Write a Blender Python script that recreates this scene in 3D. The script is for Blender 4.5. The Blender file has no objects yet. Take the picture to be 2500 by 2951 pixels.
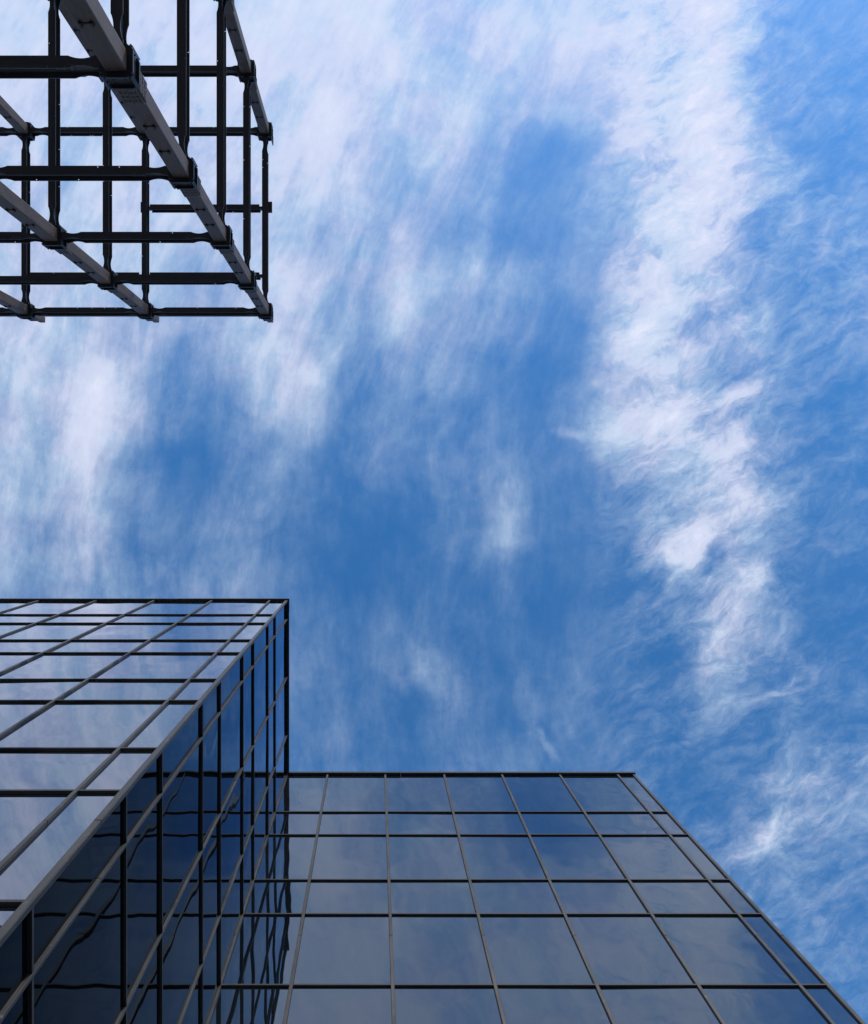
import bpy, math, random
from mathutils import Vector, Matrix

random.seed(7)
scene = bpy.context.scene
col = scene.collection
R = math.radians

# ------------------------------------------------------------------ camera
# Standing on the ground, pointed straight up; image right = +X, image down = +Y.
EYE = 1.6
cd = bpy.data.cameras.new('camera')
cam = bpy.data.objects.new('camera', cd)
col.objects.link(cam)
cam.location = (0, 0, EYE)
cam.rotation_euler = (math.pi, 0, 0)
cd.sensor_fit = 'HORIZONTAL'
cd.sensor_width = 36.0
cd.lens = 36.0 * 2050 / 2500
cd.shift_x = 0.0668
cd.shift_y = -0.0182
cd.clip_start = 0.05
cd.clip_end = 5000
scene.camera = cam

# ------------------------------------------------------------------ exposure
vs = scene.view_settings
vs.view_transform = 'Standard'
vs.look = 'None'
vs.exposure = 0.5
vs.gamma = 1.0
vs.use_curve_mapping = False

# ------------------------------------------------------------------ sun
SUN_AZ = (0.20, -0.98)          # horizontal direction towards the sun
SUN_EL = R(27)
sl = bpy.data.lights.new('sun', 'SUN')
sl.energy = 2.2
sl.angle = R(0.6)
sl.color = (1.0, 0.93, 0.84)
sun = bpy.data.objects.new('sun', sl)
col.objects.link(sun)
sdir = Vector((SUN_AZ[0] * math.cos(SUN_EL), SUN_AZ[1] * math.cos(SUN_EL), math.sin(SUN_EL)))
sun.rotation_euler = sdir.to_track_quat('Z', 'Y').to_euler()
sun.location = (6, -30, 60)


# ------------------------------------------------------------------ node helper
class NT:
    def __init__(self, tree):
        self.t = tree

    def new(self, typ, **kw):
        n = self.t.nodes.new(typ)
        for k, v in kw.items():
            setattr(n, k, v)
        return n

    def link(self, a, b):
        self.t.links.new(a, b)

    def put(self, sock, v):
        if isinstance(v, bpy.types.NodeSocket):
            self.link(v, sock)
        elif v is not None:
            sock.default_value = v

    def math(self, op, a, b=None, c=None, clamp=False):
        n = self.new('ShaderNodeMath', operation=op, use_clamp=clamp)
        for i, v in enumerate((a, b, c)):
            self.put(n.inputs[i], v)
        return n.outputs[0]

    def vmath(self, op, a, b=None, s=None):
        n = self.new('ShaderNodeVectorMath', operation=op)
        self.put(n.inputs[0], a)
        if b is not None:
            self.put(n.inputs[1], b)
        if s is not None:
            self.put(n.inputs[3], s)
        return n.outputs[0]

    def noise(self, vec, scale, detail=2.0, rough=0.5, dims='3D', w=None, dist=0.0):
        n = self.new('ShaderNodeTexNoise', noise_dimensions=dims)
        if vec is not None:
            self.link(vec, n.inputs['Vector'])
        n.inputs['Scale'].default_value = scale
        n.inputs['Detail'].default_value = detail
        n.inputs['Roughness'].default_value = rough
        n.inputs['Distortion'].default_value = dist
        if w is not None:
            self.put(n.inputs['W'], w)
        return n

    def mixc(self, fac, a, b):
        n = self.new('ShaderNodeMix', data_type='RGBA')
        self.put(n.inputs[0], fac)
        self.put(n.inputs[6], a)
        self.put(n.inputs[7], b)
        return n.outputs[2]

    def maprange(self, v, a, b, c=0.0, d=1.0, interp='LINEAR'):
        n = self.new('ShaderNodeMapRange', interpolation_type=interp)
        self.put(n.inputs[0], v)
        for i, x in enumerate((a, b, c, d)):
            n.inputs[i + 1].default_value = x
        return n.outputs[0]

    def mapping(self, vec, rotz=0.0, scale=(1, 1, 1), loc=(0, 0, 0)):
        n = self.new('ShaderNodeMapping')
        self.link(vec, n.inputs[0])
        n.inputs['Location'].default_value = loc
        n.inputs['Rotation'].default_value = (0, 0, rotz)
        n.inputs['Scale'].default_value = scale
        return n.outputs[0]


# ------------------------------------------------------------------ sky with a cirrus layer
# Cover of the cirrus sheet (0..100) on a square raster of the cloud layer, west to east, north to south.
COVER = """
80 80 80 80 80 82 85 80 85 75 65 66 72 78 85 82 92 50 22 16
80 80 78 78 80 85 88 76 82 78 60 60 72 71 86 76 95 32 20 15
78 76 75 75 76 78 72 86 66 60 58 58 56 56 78 84 92 42 22 15
75 74 74 72 74 78 78 70 55 54 60 38 18 28 66 72 92 60 14 10
72 72 72 72 72 76 70 62 50 42 48 22 18 36 56 74 90 60 28 15
68 70 70 70 68 70 66 50 46 44 34 12 15 32 50 92 86 42 32 25
65 65 64 62 60 62 78 54 42 52 38 42 34 26 65 78 46 46 20 22
70 72 60 58 56 60 58 56 38 52 34 34 24 16 62 58 50 42 26 24
70 62 84 48 42 48 62 56 28 44 26 12  7 22 58 56 48 36 20 16
60 58 74 50 30 28 56 44 22 28 18 14 10 34 62 68 44 42 14 10
58 64 52 18 14 30 38 14 20 20 22 22 16 12 36 46 60 40  8  8
55 60 46 24 14 34 22 14  8 14 18 26  6 10 24 32 48 46 20  8
48 50 42 18 22 30 18  8  4 10 14 28  4  5 14 58 46 30 10  6
42 42 38 34 34 34 20 12  5 12 10 12  2  8  8 30 38 38 10  6
40 40 38 34 32 28 22 18 12 24 16 12  4 14 14  8 44 36 14  8
40 38 36 32 30 26 24 22 10 30 22  8 16 14 18  8 36 20 28 14
38 36 34 30 28 24 20 14 14 10 28  8 26 20 14 12 26 18 18 12
36 34 32 28 26 22 18 20 14 14 24 14 22 22 18 14 12 24 36 30
34 32 30 26 24 22 20 20 18 16 22 18 20 20 18 14 12 34 44 34
32 30 28 26 24 22 20 20 18 16 20 18 20 20 18 16 26 42 28 24
30 30 28 26 24 22 20 20 18 16 20 18 20 20 18 18 26 30 24 22
30 30 28 26 24 22 20 20 18 18 20 20 20 20 20 20 24 28 28 20
30 30 28 26 24 22 20 20 20 20 20 20 20 20 20 20 22 24 20 18
30 30 28 26 24 22 20 20 20 20 20 20 20 20 20 20 22 22 20 18
"""
COVER = [[float(v) / 100 for v in ln.split()] for ln in COVER.strip().splitlines()]
for i_ in range(6, 10):
    for j_ in range(5, 10):
        COVER[i_][j_] += 0.07
for i_ in range(1, 13):
    for j_ in (14, 15, 16):
        COVER[i_][j_] += 0.05
    COVER[i_][18] += 0.07
    COVER[i_][19] += 0.07
for i_ in range(0, 8):
    for j_ in range(8, 14):
        COVER[i_][j_] += 0.05
for i_ in range(7, 15):
    for j_ in (14, 15, 16, 17):
        COVER[i_][j_] += 0.09
for i_ in range(8, 13):
    for j_ in range(10, 14):
        COVER[i_][j_] += 0.06

world = bpy.data.worlds.new('World')
scene.world = world
world.use_nodes = True
wt = world.node_tree
wt.nodes.clear()
W = NT(wt)
SKY_STRENGTH = 0.15
out = W.new('ShaderNodeOutputWorld')
bg = W.new('ShaderNodeBackground')
bg.inputs['Strength'].default_value = SKY_STRENGTH
W.link(bg.outputs[0], out.inputs[0])
sky = W.new('ShaderNodeTexSky', sky_type='NISHITA')
sky.sun_disc = False
sky.sun_elevation = SUN_EL
sky.sun_rotation = math.atan2(SUN_AZ[0], SUN_AZ[1])
sky.air_density = 1.0
sky.dust_density = 0.3
sky.ozone_density = 3.0
sky.altitude = 300
hsv = W.new('ShaderNodeHueSaturation')
hsv.inputs['Saturation'].default_value = 1.26
hsv.inputs['Value'].default_value = 1.12
W.link(sky.outputs[0], hsv.inputs['Color'])

tc = W.new('ShaderNodeTexCoord')
sep = W.new('ShaderNodeSeparateXYZ')
W.link(tc.outputs['Generated'], sep.inputs[0])
zc = W.math('MAXIMUM', sep.outputs[2], 0.06)
u = W.math('DIVIDE', sep.outputs[0], zc)
v = W.math('DIVIDE', sep.outputs[1], zc)
cmb = W.new('ShaderNodeCombineXYZ')
W.link(u, cmb.inputs[0])
W.link(v, cmb.inputs[1])
P = cmb.outputs[0]                                   # position in the flat cirrus layer

warp1 = W.vmath('SUBTRACT', W.noise(P, 5.0, 3.0, 0.55).outputs['Color'], (0.5, 0.5, 0.5))
warp2 = W.vmath('SUBTRACT', W.noise(P, 22.0, 4.0, 0.6).outputs['Color'], (0.5, 0.5, 0.5))
Pw = W.vmath('MULTIPLY_ADD', warp1, (0.060, 0.085, 0.0))
wt.nodes[-1].inputs[2].default_value = (0, 0, 0)
W.link(P, wt.nodes[-1].inputs[2])
n = W.new('ShaderNodeVectorMath', operation='MULTIPLY_ADD')
W.link(warp2, n.inputs[0])
n.inputs[1].default_value = (0.022, 0.030, 0.0)
W.link(Pw, n.inputs[2])
Pw = n.outputs[0]
sw = W.new('ShaderNodeSeparateXYZ')
W.link(Pw, sw.inputs[0])
NC, NR = len(COVER[0]), len(COVER)
STEP = 125 / 2050
c0 = (62.5 - 1083) / 2050
r0 = (62.5 - 1430) / 2050
cfac = W.math('DIVIDE', W.math('SUBTRACT', sw.outputs[0], c0), STEP * (NC - 1))
rfac = W.math('DIVIDE', W.math('SUBTRACT', sw.outputs[1], r0), STEP)
rfac = W.math('MINIMUM', W.math('MAXIMUM', rfac, 0.0), NR - 1.0)
cover = None
for i, row in enumerate(COVER):
    rp = W.new('ShaderNodeValToRGB')
    rp.color_ramp.interpolation = 'CARDINAL'
    els = rp.color_ramp.elements
    for j, val in enumerate(row):
        e = els[j] if j < 2 else els.new(j / (NC - 1))
        e.position = j / (NC - 1)
        e.color = (val, val, val, 1)
    W.link(cfac, rp.inputs[0])
    hat = W.math('SUBTRACT', 1.0, W.math('ABSOLUTE', W.math('SUBTRACT', rfac, float(i))), clamp=True)
    hat = W.maprange(hat, 0, 1, interp='SMOOTHSTEP')
    cover = W.math('MULTIPLY', rp.outputs[0], hat) if cover is None else W.math('MULTIPLY_ADD', rp.outputs[0], hat, cover)

# single wisps, tufts and gaps: place, heading, half length, half width (in cloud-raster pixels), weight
WISPS = [
    (1830, 1000, -0.50, 0.85, 150, 48, 0.30), (1450, 1560, -0.15, 1, 150, 48, 0.15), (1200, 1880, 0.30, 1, 90, 24, 0.22),
    (1262, 1960, 0.4, 1, 80, 48, 0.20), (1510, 2050, 0.15, 1, 120, 30, 0.25), (1560, 2150, 0.5, 0.85, 60, 13, 0.32),
    (1645, 2020, 0, 1, 90, 55, 0.18), (2085, 1520, -0.85, 0.55, 150, 34, 0.38), (1970, 1600, -0.6, 0.8, 90, 60, 0.20),
    (2150, 1680, 1, 0, 55, 42, 0.26), (2110, 1840, -0.3, 1, 100, 65, 0.24), (2130, 1120, -0.95, 0.25, 85, 26, 0.34),
    (1750, 1240, 0, 1, 60, 50, 0.34), (1660, 1247, 1, 0.05, 50, 12, 0.26), (1935, 1190, -0.7, 0.6, 80, 45, 0.22),
    (250, 1050, -0.4, 1, 160, 52, 0.20), (245, 1240, -0.25, 1, 130, 45, 0.26), (262, 1520, 0.1, 1, 150, 38, 0.18),
    (910, 430, -0.35, 1, 240, 45, 0.14), (890, 640, -0.3, 1, 150, 28, 0.14), (1155, 800, -0.2, 1, 190, 60, 0.12),
    (2020, 925, -0.6, 0.8, 52, 36, -0.30), (2190, 1175, -0.8, 0.5, 60, 26, -0.26), (2095, 1055, -0.7, 0.6, 75, 50, -0.24),
    (1840, 1090, 1, 0.1, 70, 34, -0.24), (2040, 1628, -0.7, 0.5, 42, 28, -0.26), (1610, 470, 1, -0.3, 130, 80, -0.12),
    (2230, 1985, 0.88, -0.45, 120, 22, 0.26), (2280, 2232, 1, -0.15, 80, 34, 0.18), (2270, 2350, -0.6, 0.7, 90, 50, 0.22),
    (2200, 2425, -0.8, 0.5, 90, 50, 0.14), (1330, 1090, -0.4, 1, 150, 40, 0.10), (2260, 940, -0.3, 1, 120, 35, -0.12),
    (570, 1330, -0.4, 1, 160, 90, -0.10), (1240, 700, 0.2, 1, 70, 50, -0.10), (870, 1090, -0.2, 1, 140, 40, 0.12),
]
for wx, wy, hx, hy, hl, hw_, wa in WISPS:
    mp = W.new('ShaderNodeMapping', vector_type='TEXTURE')
    W.link(Pw, mp.inputs[0])
    mp.inputs['Location'].default_value = ((wx - 1083) / 2050, (wy - 1430) / 2050, 0)
    mp.inputs['Rotation'].default_value = (0, 0, math.atan2(hy, hx))
    mp.inputs['Scale'].default_value = (hl / 2050, hw_ / 2050, 1)
    ln_ = W.new('ShaderNodeVectorMath', operation='LENGTH')
    W.link(mp.outputs[0], ln_.inputs[0])
    cover = W.math('ADD', cover, W.maprange(ln_.outputs['Value'], 0.0, 1.9, wa * 0.72, 0.0, 'SMOOTHERSTEP'))

# beyond the mapped part the same kind of cirrus carries on
far_n = W.noise(W.mapping(P, R(20), (1.0, 0.55, 1.0), (3.1, 1.7, 0)), 2.2, 5.0, 0.6).outputs['Fac']
far_cover = W.maprange(far_n, 0.3, 0.72, 0.05, 0.85)
au = W.math('ABSOLUTE', W.math('SUBTRACT', u, 0.08))
av = W.math('ABSOLUTE', W.math('SUBTRACT', v, 0.02))
edge = W.math('MAXIMUM', W.math('MULTIPLY', au, 1.15), av)
edge = W.maprange(edge, 0.72, 1.0, interp='SMOOTHSTEP')
cover = W.math('ADD', W.math('MULTIPLY', cover, W.math('SUBTRACT', 1.0, edge)), W.math('MULTIPLY', far_cover, edge))

# fibres: long curved fall streaks, and a belt of finer slanting ripples in the east
sn = W.noise(P, 3.2, 2.0, 0.5).outputs['Fac']
fs = W.math('MULTIPLY_ADD', v, 0.098, u)
fs = W.math('MULTIPLY_ADD', W.math('MULTIPLY', v, v), -0.28, fs)
fs = W.math('MULTIPLY_ADD', sn, 0.075, fs)
sv = W.math('MULTIPLY_ADD', W.noise(P, 9.0, 2.0, 0.5).outputs['Fac'], 0.05, v)


def strands(x, y, sx, sy, off, detail, rough, dist=0.0):
    c_ = W.new('ShaderNodeCombineXYZ')
    W.link(W.math('MULTIPLY', x, sx), c_.inputs[0])
    W.link(W.math('MULTIPLY', y, sy), c_.inputs[1])
    c_.inputs[2].default_value = off
    return W.noise(c_.outputs[0], 1.0, detail, rough, dist=dist).outputs['Fac']


st1 = strands(fs, sv, 15.0, 4.6, 1.3, 10.0, 0.66, 0.15)
st2 = strands(fs, sv, 46.0, 19.0, 4.7, 8.0, 0.64, 0.2)
soft = W.noise(Pw, 8.0, 6.0, 0.6).outputs['Fac']
rx = W.math('ADD', W.math('MULTIPLY', sw.outputs[0], 0.50), W.math('MULTIPLY', sw.outputs[1], 0.866))
ry = W.math('ADD', W.math('MULTIPLY', sw.outputs[0], -0.866), W.math('MULTIPLY', sw.outputs[1], 0.50))
rip1 = strands(rx, ry, 26.0, 12.0, 8.1, 10.0, 0.66, 0.35)
rip2 = strands(rx, ry, 80.0, 40.0, 2.9, 7.0, 0.64, 0.3)
d_w = W.math('MULTIPLY', W.math('SUBTRACT', st1, 0.5), 0.95)
d_w = W.math('MULTIPLY_ADD', W.math('SUBTRACT', st2, 0.5), 0.36, d_w)
d_w = W.math('MULTIPLY_ADD', W.math('SUBTRACT', soft, 0.5), 0.55, d_w)
fine = W.noise(Pw, 34.0, 7.0, 0.66).outputs['Fac']
d_w = W.math('MULTIPLY_ADD', W.math('SUBTRACT', fine, 0.5), 0.34, d_w)
d_e = W.math('MULTIPLY', W.math('SUBTRACT', rip1, 0.5), 1.35)
d_e = W.math('MULTIPLY_ADD', W.math('SUBTRACT', rip2, 0.5), 0.62, d_e)
d_e = W.math('MULTIPLY_ADD', W.math('SUBTRACT', st1, 0.5), 0.30, d_e)
east = W.maprange(u, 0.22, 0.40, 0.0, 1.0, 'SMOOTHSTEP')
d = W.math('ADD', W.math('MULTIPLY', d_w, W.math('SUBTRACT', 1.0, east)), W.math('MULTIPLY', d_e, east))
amp = W.maprange(cover, 0.0, 0.40, 0.55, 1.0)
dens = W.math('MULTIPLY_ADD', d, amp, cover)
dens = W.math('POWER', W.maprange(dens, -0.05, 1.20, 0.0, 1.214), 1.72)
dens = W.math('SUBTRACT', dens, W.math('MULTIPLY', W.math('MAXIMUM', W.math('SUBTRACT', dens, 0.72), 0.0), 0.58))
dens = W.math('MINIMUM', dens, 1.0)
hue = W.noise(P, 11.0, 3.0, 0.5).outputs['Fac']
hue = W.maprange(hue, 0.40, 0.60, interp='SMOOTHSTEP')
k = 0.70 / SKY_STRENGTH
cl_a = (0.79 * k, 0.835 * k, 1.01 * k, 1)
cl_b = (0.69 * k, 0.85 * k, 1.01 * k, 1)
thick = W.math('MULTIPLY_ADD', W.math('SUBTRACT', hue, 0.5), 0.5, dens)
cloud = W.mixc(W.maprange(thick, 0.15, 0.75), cl_b, cl_a)
W.link(W.mixc(dens, hsv.outputs[0], cloud), bg.inputs['Color'])


# ------------------------------------------------------------------ materials
def new_mat(name):
    m = bpy.data.materials.new(name)
    m.use_nodes = True
    m.node_tree.nodes.clear()
    t = NT(m.node_tree)
    o = t.new('ShaderNodeOutputMaterial')
    return m, t, o


def metal_mat(name, c1, c2, scale, rough, stretch=(1, 1, 1), metallic=0.0, bump=0.0, spec=0.5, stain=None):
    m, t, o = new_mat(name)
    p = t.new('ShaderNodeBsdfPrincipled')
    tcn = t.new('ShaderNodeTexCoord')
    oi = t.new('ShaderNodeObjectInfo')
    w = t.math('MULTIPLY', oi.outputs['Random'], 37.0)
    vec = t.mapping(tcn.outputs['Object'], 0, stretch)
    nz = t.noise(vec, scale, 6.0, 0.65, '4D', w)
    f = t.maprange(nz.outputs['Fac'], 0.34, 0.68)
    c = t.mixc(f, (*c1, 1), (*c2, 1))
    if stain:
        nz2 = t.noise(tcn.outputs['Object'], stain[1], 5.0, 0.7, '4D', w)
        c = t.mixc(t.maprange(nz2.outputs['Fac'], stain[2], stain[2] + 0.1, 0, stain[3]), c, (*stain[0], 1))
    t.link(c, p.inputs['Base Color'])
    p.inputs['Metallic'].default_value = metallic
    p.inputs['Specular IOR Level'].default_value = spec
    t.link(t.maprange(nz.outputs['Fac'], 0.3, 0.7, rough - 0.08, rough + 0.1), p.inputs['Roughness'])
    if bump:
        b = t.new('ShaderNodeBump')
        b.inputs['Strength'].default_value = 1.0
        b.inputs['Distance'].default_value = bump
        t.link(t.noise(vec, scale * 5, 4, 0.6).outputs['Fac'], b.inputs['Height'])
        t.link(b.outputs[0], p.inputs['Normal'])
    t.link(p.outputs[0], o.inputs[0])
    return m


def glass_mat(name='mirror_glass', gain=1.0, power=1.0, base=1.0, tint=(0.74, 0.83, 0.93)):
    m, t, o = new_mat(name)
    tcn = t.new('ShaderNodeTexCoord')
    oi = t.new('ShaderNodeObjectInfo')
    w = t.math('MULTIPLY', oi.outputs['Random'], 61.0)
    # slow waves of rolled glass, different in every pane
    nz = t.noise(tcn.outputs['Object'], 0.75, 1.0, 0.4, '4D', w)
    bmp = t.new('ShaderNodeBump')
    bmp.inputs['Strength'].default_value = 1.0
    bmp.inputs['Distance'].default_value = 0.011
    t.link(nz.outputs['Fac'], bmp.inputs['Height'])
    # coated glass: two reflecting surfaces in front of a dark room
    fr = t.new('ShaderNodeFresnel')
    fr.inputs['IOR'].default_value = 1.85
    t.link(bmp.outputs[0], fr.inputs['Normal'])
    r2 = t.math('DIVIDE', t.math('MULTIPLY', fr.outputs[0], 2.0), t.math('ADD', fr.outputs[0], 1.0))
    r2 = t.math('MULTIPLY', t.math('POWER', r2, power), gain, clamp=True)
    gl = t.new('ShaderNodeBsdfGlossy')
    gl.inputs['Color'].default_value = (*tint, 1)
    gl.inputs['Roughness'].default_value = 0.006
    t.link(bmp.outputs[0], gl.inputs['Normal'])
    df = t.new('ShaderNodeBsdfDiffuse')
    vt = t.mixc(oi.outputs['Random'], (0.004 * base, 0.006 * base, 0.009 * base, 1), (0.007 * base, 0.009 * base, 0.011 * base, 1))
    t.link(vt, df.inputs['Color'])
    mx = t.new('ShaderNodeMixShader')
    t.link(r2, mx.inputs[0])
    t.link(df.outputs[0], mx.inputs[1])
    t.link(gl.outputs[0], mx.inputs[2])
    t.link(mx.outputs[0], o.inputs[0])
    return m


M = {
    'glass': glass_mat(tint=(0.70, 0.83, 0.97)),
    'boosted_glass': glass_mat('boosted_reflection_glass', 1.12, 0.92, 1.0, (0.90, 0.93, 1.0)),  # same building glass, brighter reflection put into gain and tint for the front
    'dimmed_glass': glass_mat('dim_reflection_glass', 2.1, 2.8, 0.25, (0.60, 0.78, 0.98)),  # same building glass, double-reflection dimming put into its curve and tint
    'mullion': metal_mat('bronze_anodised_mullion', (0.024, 0.022, 0.021), (0.050, 0.045, 0.041), 3.0, 0.42, (4, 4, 0.5), 0.0, 0.0, 0.4,
                         ((0.20, 0.17, 0.15), 7.0, 0.62, 0.6)),
    'transom': metal_mat('shaded_transom', (0.020, 0.020, 0.024), (0.035, 0.034, 0.036), 4.0, 0.5, (0.6, 3, 3), 0.0, 0.0, 0.3),  # mullion finish, darkened to put the underside shade into the colour
    'coping': metal_mat('black_coping', (0.018, 0.019, 0.024), (0.030, 0.030, 0.034), 2.0, 0.5, (0.5, 2, 2), 0.0, 0.0, 0.3),
    'backing': metal_mat('dark_backing', (0.015, 0.016, 0.018), (0.022, 0.022, 0.024), 1.0, 0.8),
    'joint': metal_mat('dark_joint_gasket', (0.01, 0.01, 0.01), (0.015, 0.015, 0.015), 5.0, 0.8),  # dark filler seated in the mullion joints
    'roof': metal_mat('roof_gravel', (0.16, 0.155, 0.15), (0.26, 0.25, 0.24), 8.0, 0.9, bump=0.02),
    'column': metal_mat('mill_steel_column', (0.060, 0.039, 0.032), (0.128, 0.092, 0.077), 2.6, 0.55, (3, 3, 0.7), 0.0, 0.002, 0.4,
                        ((0.085, 0.036, 0.018), 3.0, 0.54, 0.8)),
    'beam': metal_mat('dark_primer_beam', (0.042, 0.046, 0.060), (0.080, 0.074, 0.080), 2.5, 0.45, (0.6, 3, 3), 0.0, 0.0, 0.5,
                      ((0.075, 0.042, 0.030), 2.4, 0.60, 0.5)),
    'collar': metal_mat('black_collar_casting', (0.018, 0.020, 0.028), (0.040, 0.040, 0.048), 6.0, 0.45),
    'clip': metal_mat('galvanised_clip', (0.16, 0.20, 0.26), (0.28, 0.33, 0.40), 8.0, 0.4, spec=0.6),
    'hole': metal_mat('dark_bolt', (0.006, 0.006, 0.008), (0.012, 0.012, 0.014), 8.0, 0.6),
    'chalk': metal_mat('chalk_mark', (0.30, 0.34, 0.36), (0.45, 0.48, 0.50), 30.0, 0.9),
    'ground': metal_mat('asphalt', (0.045, 0.045, 0.046), (0.075, 0.073, 0.070), 0.6, 0.9, bump=0.01),
    'concrete': metal_mat('footing_concrete', (0.25, 0.24, 0.23), (0.36, 0.35, 0.33), 3.0, 0.9),
}


# ------------------------------------------------------------------ mesh helpers
class MB:
    """collects boxes and prisms, then builds ONE mesh"""

    def __init__(self):
        self.v, self.f, self.mi = [], [], []

    def hexa(self, pts, mi=0):
        b = len(self.v)
        self.v += [tuple(p) for p in pts]
        for q in ((0, 3, 2, 1), (4, 5, 6, 7), (0, 1, 5, 4), (1, 2, 6, 5), (2, 3, 7, 6), (3, 0, 4, 7)):
            self.f.append(tuple(b + i for i in q))
            self.mi.append(mi)

    def box(self, x0, x1, y0, y1, z0, z1, mi=0):
        self.hexa(((x0, y0, z0), (x1, y0, z0), (x1, y1, z0), (x0, y1, z0),
                   (x0, y0, z1), (x1, y0, z1), (x1, y1, z1), (x0, y1, z1)), mi)

    def prism(self, outline, z0, z1, mi=0):
        b, n = len(self.v), len(outline)
        self.v += [(x, y, z0) for x, y in outline] + [(x, y, z1) for x, y in outline]
        self.f.append(tuple(b + i for i in reversed(range(n))))
        self.f.append(tuple(b + n + i for i in range(n)))
        self.mi += [mi, mi]
        for i in range(n):
            j = (i + 1) % n
            self.f.append((b + i, b + j, b + n + j, b + n + i))
            self.mi.append(mi)

    def cyl(self, c, axis, r, h, n=8, mi=0):
        ax = Vector(axis).normalized()
        q = ax.to_track_quat('Z', 'Y').to_matrix()
        b = len(self.v)
        for zz in (0, h):
            for i in range(n):
                a = 2 * math.pi * i / n
                self.v.append(tuple(Vector(c) + q @ Vector((r * math.cos(a), r * math.sin(a), zz))))
        self.f.append(tuple(b + i for i in reversed(range(n))))
        self.f.append(tuple(b + n + i for i in range(n)))
        self.mi += [mi, mi]
        for i in range(n):
            j = (i + 1) % n
            self.f.append((b + i, b + j, b + n + j, b + n + i))
            self.mi.append(mi)

    def mesh(self, name, mats):
        me = bpy.data.meshes.new(name)
        me.from_pydata(self.v, [], self.f)
        for m in mats:
            me.materials.append(M[m])
        for p, mi in zip(me.polygons, self.mi):
            p.material_index = mi
        me.update()
        return me


def link(name, me, parent=None, loc=(0, 0, 0), rot=(0, 0, 0)):
    o = bpy.data.objects.new(name, me)
    col.objects.link(o)
    o.parent = parent
    o.location = loc
    o.rotation_euler = rot
    return o


def chamfer_bar(w, d, h, c, mats):
    """upright bar w wide, d deep (front at -d), h tall from z = 0, front edges chamfered"""
    b = MB()
    b.prism([(-w / 2, 0.0), (-w / 2, -d + c), (-w / 2 + c, -d), (w / 2 - c, -d), (w / 2, -d + c), (w / 2, 0.0)], 0, h)
    return b.mesh('bar', mats)


# ------------------------------------------------------------------ ground
g = MB()
g.box(-300, 300, -300, 300, -0.3, 0.0)
ground = link('ground', g.mesh('ground', ['ground']))
ground['kind'] = 'structure'
ground['label'] = 'dark asphalt ground between the buildings'

# ------------------------------------------------------------------ glass office building
ROOF = 27.0 + EYE
LEVELS = [z + EYE for z in (23.70, 22.10, 19.50, 17.90, 15.30, 13.70, 11.10, 9.50, 6.90, 5.30, 2.70, 1.10)]
JOINTS = [17.0 + EYE, 8.6 + EYE]
CX, FY, BY, EX = -3.37, 3.97, 10.55, 9.71          # corner x, front face y, recessed face y, far end x
MOD = 2.184
LX = -1.8176 - MOD * 10 - 0.6                      # far west end of the front face
DEEP = 24.0
MW, MD = 0.080, 0.050                              # mullion width and depth
TH, TD = 0.040, 0.045                              # transom height and depth

building = bpy.data.objects.new('office_building', None)
col.objects.link(building)
building.location = (CX, BY, 0)
building['label'] = 'mirrored-glass office building in two stepped wings with dark mullions and a black roof edge'
building['category'] = 'building'


def bpart(name, me, loc=(0, 0, 0), rot=(0, 0, 0)):
    return link(name, me, building, (loc[0] - CX, loc[1] - BY, loc[2]), rot)


# inner body, behind the glass
b = MB()
b.box(LX, CX - 0.12, FY + 0.12, DEEP, 0, ROOF - 0.25)
b.box(CX - 0.12, EX - 0.12, BY + 0.12, DEEP - 0.003, 0.002, ROOF - 0.253)
o = bpart('building_core', b.mesh('building_core', ['backing']))
b = MB()
b.box(LX + 0.02, CX - 0.14, FY + 0.14, DEEP - 0.02, ROOF - 0.25, ROOF - 0.12)
b.box(CX - 0.14, EX - 0.14, BY + 0.14, DEEP - 0.023, ROOF - 0.247, ROOF - 0.123)
bpart('roof', b.mesh('roof', ['roof']))

_cache = {}


def cached(key, fn):
    if key not in _cache:
        _cache[key] = fn()
    return _cache[key]


def pane_mesh(w, h, mat):
    def mk():
        q = MB()
        q.box(-w / 2, w / 2, 0.0, 0.012, -h / 2, h / 2)
        return q.mesh('pane', [mat])
    return cached(('p', mat, round(w, 3), round(h, 3)), mk)


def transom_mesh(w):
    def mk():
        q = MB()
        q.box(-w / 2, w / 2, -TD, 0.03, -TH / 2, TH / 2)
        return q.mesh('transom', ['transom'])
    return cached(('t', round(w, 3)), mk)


def mullion_mesh(h, mw, corner=False):
    def mk():
        if corner:
            q = MB()
            e, c = MD, 0.012
            q.prism([(-0.05, 0.0), (-0.05, -e + c), (-0.05 + c, -e), (e - c, -e), (e, -e + c), (e, 0.03 - c), (e - c, 0.03), (0.0, 0.03), (0.0, 0.0)], 0, h)
            return q.mesh('corner_mullion', ['mullion'])
        return chamfer_bar(mw, MD, h, 0.008, ['mullion'])
    return cached(('m', round(h, 3), mw, corner), mk)


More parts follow.
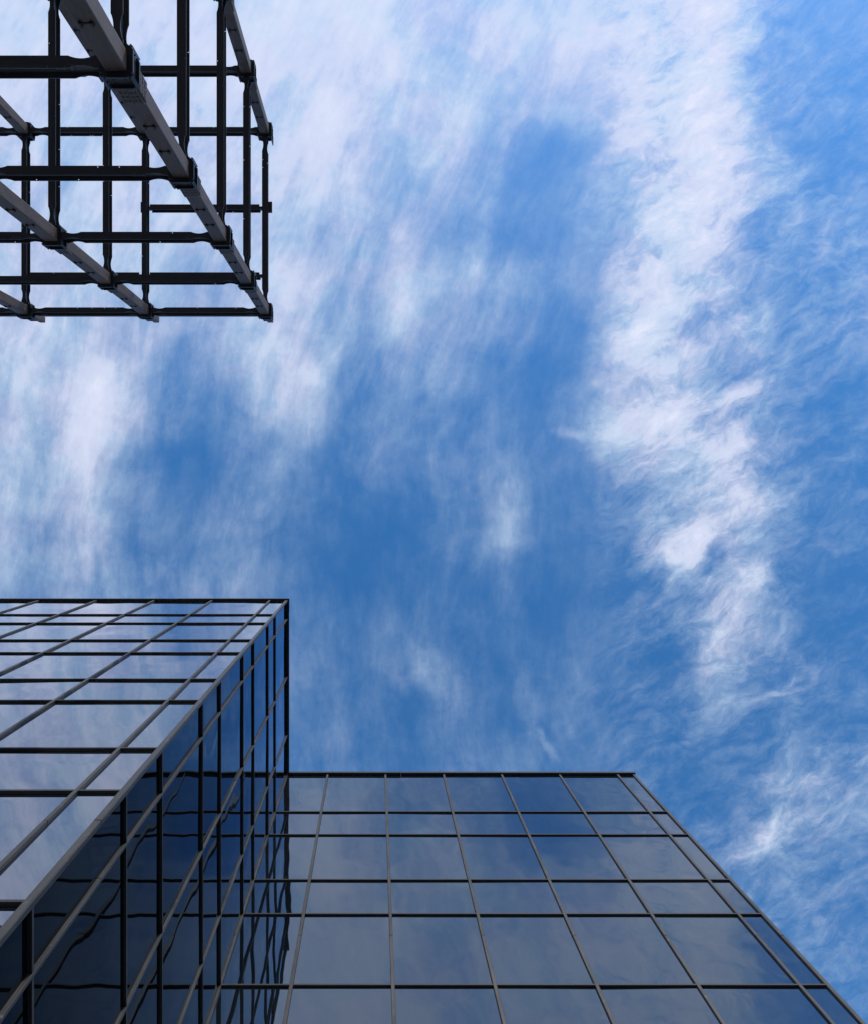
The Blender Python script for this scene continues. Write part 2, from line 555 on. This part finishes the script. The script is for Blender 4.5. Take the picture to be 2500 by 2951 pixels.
def curtain_wall(label, loc, rotz, length, xs, ends, mat='glass', mw=MW):
    """xs: mullion positions along the wall; ends: 'corner' / 'inner' / None for start and end"""
    q = MB()
    q.box(0.03, length - 0.03, 0.05, 0.11, 0.0, ROOF - 0.27)
    wall = bpart('curtain_wall', q.mesh('curtain_wall', ['backing']), loc, (0, 0, rotz))
    wall['label'] = label
    zs = [ROOF - 0.10] + LEVELS + [0.02]
    cuts = [0.0] + list(xs) + [length]
    for i in range(len(cuts) - 1):
        x0, x1 = cuts[i], cuts[i + 1]
        w = x1 - x0
        # a pane beside an inner corner stops at the neighbouring wall's glass
        for k in range(len(zs) - 1):
            zt, zb = zs[k], zs[k + 1]
            p = link('pane', pane_mesh(w - 0.03, zt - zb - 0.02, mat), wall, ((x0 + x1) / 2, 0.0, (zt + zb) / 2))
            big = 0.0017 if random.random() < 0.75 else 0.0035
            p.rotation_euler = (random.gauss(0, big), 0, random.gauss(0, big))
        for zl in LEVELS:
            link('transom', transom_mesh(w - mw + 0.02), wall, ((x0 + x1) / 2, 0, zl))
    spans = [(0.0, JOINTS[1]), (JOINTS[1] + 0.012, JOINTS[0]), (JOINTS[0] + 0.012, ROOF - 0.03)]
    pos = [(x, 'bar') for x in xs]
    if ends[1]:
        pos.append((length, ends[1]))
    for x, kind in pos:
        for a, c in spans:
            if kind == 'inner':
                continue
            me = mullion_mesh(c - a, mw, corner=(kind == 'corner'))
            link('mullion', me, wall, (x, random.gauss(0, 0.0012), a))
        for zj in JOINTS:
            if kind == 'bar':
                jq = cached(('joint', mw), lambda: _joint(mw))
                link('mullion_joint', jq, wall, (x, 0, zj))
    return wall


def _joint(mw):
    q = MB()
    q.box(-mw / 2 + 0.004, mw / 2 - 0.004, -MD + 0.006, -0.01, -0.002, 0.014)
    return q.mesh('mullion_joint', ['joint'])


# front (west) wing facade, west -> corner
xs = [(-1.8176 - MOD * k) - LX for k in range(10, 0, -1)]
w_front = curtain_wall('bright sky-reflecting front glass wall of the nearer wing', (LX, FY, 0), 0, CX - LX, xs, (None, 'corner'), 'boosted_glass', 0.062)
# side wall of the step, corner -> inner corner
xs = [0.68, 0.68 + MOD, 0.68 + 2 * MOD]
w_side = curtain_wall('side glass wall of the step, with dimmed reflections of the recessed wing', (CX, FY, 0), R(90), BY - FY, xs, (None, None), 'dimmed_glass', 0.052)
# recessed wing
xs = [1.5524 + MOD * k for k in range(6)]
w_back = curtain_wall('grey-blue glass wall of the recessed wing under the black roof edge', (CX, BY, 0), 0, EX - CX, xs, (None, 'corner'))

# slim post in the inner corner
for a, c in ((0.0, JOINTS[1]), (JOINTS[1] + 0.012, JOINTS[0]), (JOINTS[0] + 0.012, ROOF - 0.03)):
    q = MB()
    q.box(0.002, 0.055, -0.052, -0.002, 0, c - a)
    link('mullion', q.mesh('corner_mullion', ['mullion']), w_back, (0, 0, a))

# roof edge: black coping with a small drip lip, one run per wall
CP, CH = 0.085, 0.14


def coping(wall, x0, x1):
    nseg = max(1, round((x1 - x0) / (2 * MOD)))
    for i_ in range(nseg):
        a_ = x0 + (x1 - x0) * i_ / nseg + (0.004 if i_ else 0)
        c_ = x0 + (x1 - x0) * (i_ + 1) / nseg - (0.004 if i_ < nseg - 1 else 0)
        q = MB()
        q.box(a_, c_, -CP, 0.40, ROOF - CH + 0.04, ROOF)
        q.box(a_, c_, -CP - 0.010, -CP + 0.010, ROOF - CH + 0.012, ROOF - 0.012)
        link('coping', q.mesh('coping', ['coping']), wall, (0, random.gauss(0, 0.002), random.gauss(0, 0.003)))


coping(w_front, 0.0, CX - LX + CP + 0.012)
coping(w_side, 0.40, BY - FY - CP - 0.014)
coping(w_back, -0.10, EX - CX + CP)

# ------------------------------------------------------------------ bare steel frame
S = 0.8                                             # metres per frame unit
frame = bpy.data.objects.new('steel_frame', None)
col.objects.link(frame)
frame['label'] = 'unclad dark steel frame of box columns and notched beams overhead'
frame['category'] = 'steel frame'
XS = [-4.37, -9.11, -13.85, -18.59]
YS = [-7.335, -14.44]
LV = [4, 8, 12, 16, 20, 24, 28]
frame.location = (XS[0] * S, YS[0] * S, 0)
FO = Vector(frame.location)
CA = 0.18                                           # half width of a column
BW, BD, TF, TW = 0.21, 0.31, 0.020, 0.013


def fz(z):
    return z * S + EYE


def fpart(name, me, loc, rot=(0, 0, 0), parent=None):
    if parent is None:
        return link(name, me, frame, Vector(loc) - FO, rot)
    return link(name, me, parent, loc, rot)


def beam_mesh(L, seed, rbs=True, depth=BD, slot=False, cope=False):
    """I-beam along +x with dog-bone flanges near its ends and punched flange holes"""
    rnd = random.Random(seed)
    q = MB()
    hb = BW / 2
    a0, ln, cut = 0.16, 0.44, 0.047

    def hw(x):
        if not rbs:
            return hb
        e = min(x, L - x)
        if e < a0:
            return hb * 0.98
        if e < a0 + ln:
            t = (e - a0) / ln
            return hb - cut * (math.sin(math.pi * t) ** 0.8)
        return hb

    holes_b, holes_t = [], []
    for _ in range(rnd.randint(2, 4)):
        holes_b.append((rnd.uniform(0.85, L - 0.85), rnd.choice((-1, 1)) * 0.080, 0.028))
    for _ in range(rnd.randint(2, 4)):
        holes_t.append((rnd.uniform(0.85, L - 0.85), rnd.choice((-1, 1)) * 0.078, 0.028))
    if slot:
        holes_t.append((L * slot, 0.062, 0.16))
        holes_t.append((L * slot, -0.062, 0.16))
    for zf, holes in ((0.0, holes_b), (depth - TF, holes_t)):
        st = set([0.0, L])
        if rbs:
            for k in range(13):
                st.add(a0 + ln * k / 12)
                st.add(L - a0 - ln * k / 12)
        spans = []
        for hx, hy, hl in sorted(holes):
            if spans and hx - hl / 2 < spans[-1][1] + 0.02:
                continue
            spans.append((hx - hl / 2, hx + hl / 2, hy))
        for s0, s1, _ in spans:
            st.add(s0)
            st.add(s1)
        st = sorted(st)
        for x0, x1 in zip(st[:-1], st[1:]):
            if x1 - x0 < 1e-6:
                continue
            xm = (x0 + x1) / 2
            h0, h1 = hw(x0), hw(x1)
            hole = next((sp for sp in spans if sp[0] < xm < sp[1]), None)
            strips = [(-h0, h0, -h1, h1)]
            if hole:
                y = hole[2]
                strips = [(-h0, y - 0.014, -h1, y - 0.014), (y + 0.014, h0, y + 0.014, h1)]
            for ya, yb, yc, yd in strips:
                q.hexa(((x0, ya, zf), (x1, yc, zf), (x1, yd, zf), (x0, yb, zf),
                        (x0, ya, zf + TF), (x1, yc, zf + TF), (x1, yd, zf + TF), (x0, yb, zf + TF)))
    q.box(0.0, L, -TW / 2, TW / 2, TF, depth - TF)
    return q.mesh('beam', ['beam'])


def chalk_mesh(seed, n=14, w=0.42, h=0.085):
    """hand-chalked fitter's marks, too worn to read"""
    rnd = random.Random(seed)
    q = MB()
    for i in range(n):
        x = rnd.uniform(0, w)
        y = rnd.choice((0.0, 0.45, 0.9)) * h
        l = rnd.uniform(0.015, 0.05)
        an = rnd.choice((0.1, 1.2, 1.6, 2.2, 0.5)) + rnd.uniform(-0.2, 0.2)
        dx, dy = math.cos(an) * l, math.sin(an) * l * 0.8
        nx, ny = -math.sin(an) * 0.0028, math.cos(an) * 0.0028
        q.hexa(((x - nx, y - ny, 0), (x + dx - nx, y + dy - ny, 0), (x + dx + nx, y + dy + ny, 0), (x + nx, y + ny, 0),
                (x - nx, y - ny, 0.0015), (x + dx - nx, y + dy - ny, 0.0015), (x + dx + nx, y + dy + ny, 0.0015), (x + nx, y + ny, 0.0015)))
    return q.mesh('chalk_mark', ['chalk'])


def octo(h, c):
    return [(-h + c, -h), (h - c, -h), (h, -h + c), (h, h - c), (h - c, h), (-h + c, h), (-h, h - c), (-h, -h + c)]


def collar_mesh(open_sides):
    """bolted collar round a column at a floor: two octagonal rings, corner blocks, drilled plates on the free faces"""
    q = MB()
    d = BD
    q.prism(octo(0.285, 0.10), -0.035, 0.015)
    q.prism(octo(0.285, 0.10), d - 0.015, d + 0.035)
    q.prism(octo(0.225, 0.05), 0.015, d - 0.015)
    for sx in (-1, 1):
        for sy in (-1, 1):
            dv = Vector((sx, sy, 0)).normalized()
            pv = Vector((-dv.y, dv.x, 0))
            a, c = 0.24, 0.375
            z0, z1, t = -0.03, d + 0.03, 0.030
            pts = []
            for z in (z0, z1):
                for r_, s_ in ((a, -t), (c, -t), (c, t), (a, t)):
                    pts.append(dv * r_ + pv * s_ + Vector((0, 0, z)))
            q.hexa(pts, 1 if (sx, sy) == (1, -1) else 0)
            for kk in range(3):
                zz = 0.04 + kk * 0.115
                for s_ in (-1, 1):
                    cpt = dv * 0.325 + pv * (s_ * (t - 0.002)) + Vector((0, 0, zz))
                    q.cyl(cpt, pv * s_, 0.019, 0.016, 6, 2)
    for side in open_sides:
        # drilled end plate standing off the free face, rising above the ring
        ang = {'+y': 0, '+x': -math.pi / 2, '-y': math.pi, '-x': math.pi / 2}[side]
        rm = Matrix.Rotation(ang, 3, 'Z')

        def bx(x0, x1, y0, y1, z0, z1, mi):
            pts = [rm @ Vector(p) for p in ((x0, y0, z0), (x1, y0, z0), (x1, y1, z0), (x0, y1, z0),
                                            (x0, y0, z1), (x1, y0, z1), (x1, y1, z1), (x0, y1, z1))]
            q.hexa(pts, mi)
        bx(-0.175, -0.006, CA + 0.002, CA + 0.034, d + 0.035, d + 0.62, 3)
        bx(0.006, 0.175, CA + 0.002, CA + 0.034, d + 0.035, d + 0.62, 3)
        for cx in (-0.13, -0.055, 0.055, 0.13):
            for zz in (0.12, 0.25, 0.38, 0.51):
                bx(cx - 0.020, cx + 0.020, CA + 0.030, CA + 0.040, d + zz - 0.032, d + zz + 0.032, 2)
        for cx in (-0.10, 0.10):
            for zz in (0.06, 0.15, 0.24):
                bx(cx - 0.022, cx + 0.022, 0.222, 0.232, zz - 0.018, zz + 0.018, 2)
    return q.mesh('collar', ['collar', 'clip', 'hole', 'column'])


def column_mesh(h):
    q = MB()
    c = 0.026
    out_ = []
    for sx, sy, a in ((1, 1, 0), (-1, 1, 90), (-1, -1, 180), (1, -1, 270)):
        for k in range(4):
            an = R(a + 30 * k)
            out_.append((sx * (CA - c) + c * math.cos(an), sy * (CA - c) + c * math.sin(an)))
    q.prism(out_, 0, h)
    return q.mesh('column', ['column'])


def tab_mesh():
    q = MB()
    for sx in (-1, 1):
        q.box(sx * 0.085 - 0.032, sx * 0.085 + 0.032, CA, CA + 0.022, -0.030, 0.030)
        q.box(sx * 0.085 - 0.012, sx * 0.085 + 0.012, CA, CA + 0.045, -0.055, 0.055)
    q.box(-0.05, 0.05, CA, CA + 0.012, -0.012, 0.012)
    return q.mesh('erection_tab', ['hole'])


# everything below is sized in frame units and scaled by S on its object
SC = (S, S, S)
TOP = 29.55
row_me = [column_mesh(28.36 + EYE / S), column_mesh(28.36 + EYE / S)]
stub_me = MB()
stub_me.prism([(-0.10, -0.12), (0.10, -0.12), (0.12, -0.10), (0.12, 0.10), (0.10, 0.12), (-0.10, 0.12), (-0.12, 0.10), (-0.12, -0.10)], 0, TOP - 28.36)
stub_me.box(-0.15, 0.15, 0.121, 0.14, 0.0, 0.5)
stub_me = stub_me.mesh('column_stub', ['column'])
tab_me = tab_mesh()
base_me = MB()
base_me.box(-0.33, 0.33, -0.33, 0.33, 0.0, 0.04)
for sx in (-1, 1):
    for sy in (-1, 1):
        base_me.cyl((sx * 0.26, sy * 0.26, 0.04), (0, 0, 1), 0.025, 0.06, 6)
base_me = base_me.mesh('base_plate', ['collar'])
coll = {}
for iy, yy in enumerate(YS):
    for ix, xx in enumerate(XS):
        c_ = fpart('column', row_me[iy], (xx * S, yy * S, 0))
        if iy == 0:
            link('column_stub', stub_me, c_, (0, 0, 28.36 + EYE / S))
        c_.scale = SC
        if ix == 0 and iy == 0:
            c_['label'] = 'long corner column running diagonally across the frame'
        sides = []
        if ix == 0:
            sides.append('+x')
        if iy == 0:
            sides.append('+y')
        key = tuple(sides)
        if key not in coll:
            coll[key] = collar_mesh(sides)
        for lv in LV:
            k_ = link('collar', coll[key], c_, (0, 0, lv + EYE / S))
        for lv in LV[:-1]:
            for dz in (1.75, 2.75):
                link('erection_tab', tab_me, c_, (0, 0, lv + EYE / S + dz))
        link('base_plate', base_me, c_, (0, 0, 0))


def place_beam(x, y, z, L, rotz, seed, name='beam', **kw):
    me = beam_mesh(L, seed, **kw)
    o_ = fpart(name, me, (x * S, y * S, fz(z)), (0, 0, rotz))
    o_.scale = SC
    return o_


seed = 10
for iy, yy in enumerate(YS):
    for lv in LV:
        for i in range(3):
            seed += 1
            x0, x1 = XS[i + 1] + 0.22, XS[i] - 0.22
            kw = {}
            if iy == 1 and lv == 24 and i == 0:
                kw['slot'] = 0.72
            if iy == 0 and lv == 28:
                kw['depth'] = 0.46
            o_ = place_beam(x0, yy, lv, x1 - x0, 0, seed, **kw)
            if lv in (12, 16, 20) and iy == 0:
                link('chalk_mark', chalk_mesh(seed), o_, (x1 - x0 - 1.05 + 0.3 * random.random(), 0.045, -0.0035))
                mk = link('chalk_mark', chalk_mesh(seed + 500, 12), o_, (x1 - x0 - 0.95, TW / 2 + 0.003, 0.10), (R(90), 0, 0))
                mk.scale = (1, 1, 1)
        if iy == 0:
            pass
for ix, xx in enumerate(XS):
    for lv in LV:
        seed += 1
        y0, y1 = YS[1] + 0.22, YS[0] - 0.22
        o_ = place_beam(xx, y0, lv, y1 - y0, R(90), seed)
        if lv in (20, 24):
            link('chalk_mark', chalk_mesh(seed, 10, 0.3), o_, (y1 - y0 - 0.75, -0.04, -0.0035))

# filler beams at the top floor, coped at both ends
for xa, xb, yy, plate in ((XS[1], XS[0], -11.40, True), (XS[1], XS[0], -8.72, False), (XS[2], XS[1], -8.72, False)):
    seed += 1
    x0, x1 = xa + 0.21, xb - 0.21
    o_ = place_beam(x0, yy, 28.02, x1 - x0, 0, seed, 'filler_beam', rbs=False)
    for e0, e1 in ((-0.20, 0.012), (x1 - x0 - 0.012, x1 - x0 + 0.20)):
        q = MB()
        q.box(e0, e1, -0.045, 0.045, 0.05, 0.26)
        link('end_plate', q.mesh('end_plate', ['beam']), o_, (0, 0, 0))
    if plate:
        q = MB()
        q.box(x1 - x0 + 0.335, x1 - x0 + 0.50, -0.22, 0.22, 0.02, 0.04)
        q.box(-0.37, -0.315, -0.21, 0.21, 0.02, 0.04)
        link('bearing_plate', q.mesh('bearing_plate', ['beam']), o_)

# thin edge angle along the outer beam of the top floor
for i in range(3):
    x0, x1 = XS[i + 1] + 0.36, XS[i] - 0.36
    q = MB()
    q.box(x0 - x0, x1 - x0, 0.075, 0.085, 0.0, 0.10)
    q.box(x0 - x0, x1 - x0, 0.0, 0.075, 0.0, 0.008)
    o_ = fpart('edge_angle', q.mesh('edge_angle', ['clip']), (x0 * S, YS[0] * S + 0.03, fz(28.47)))
    o_.scale = SC
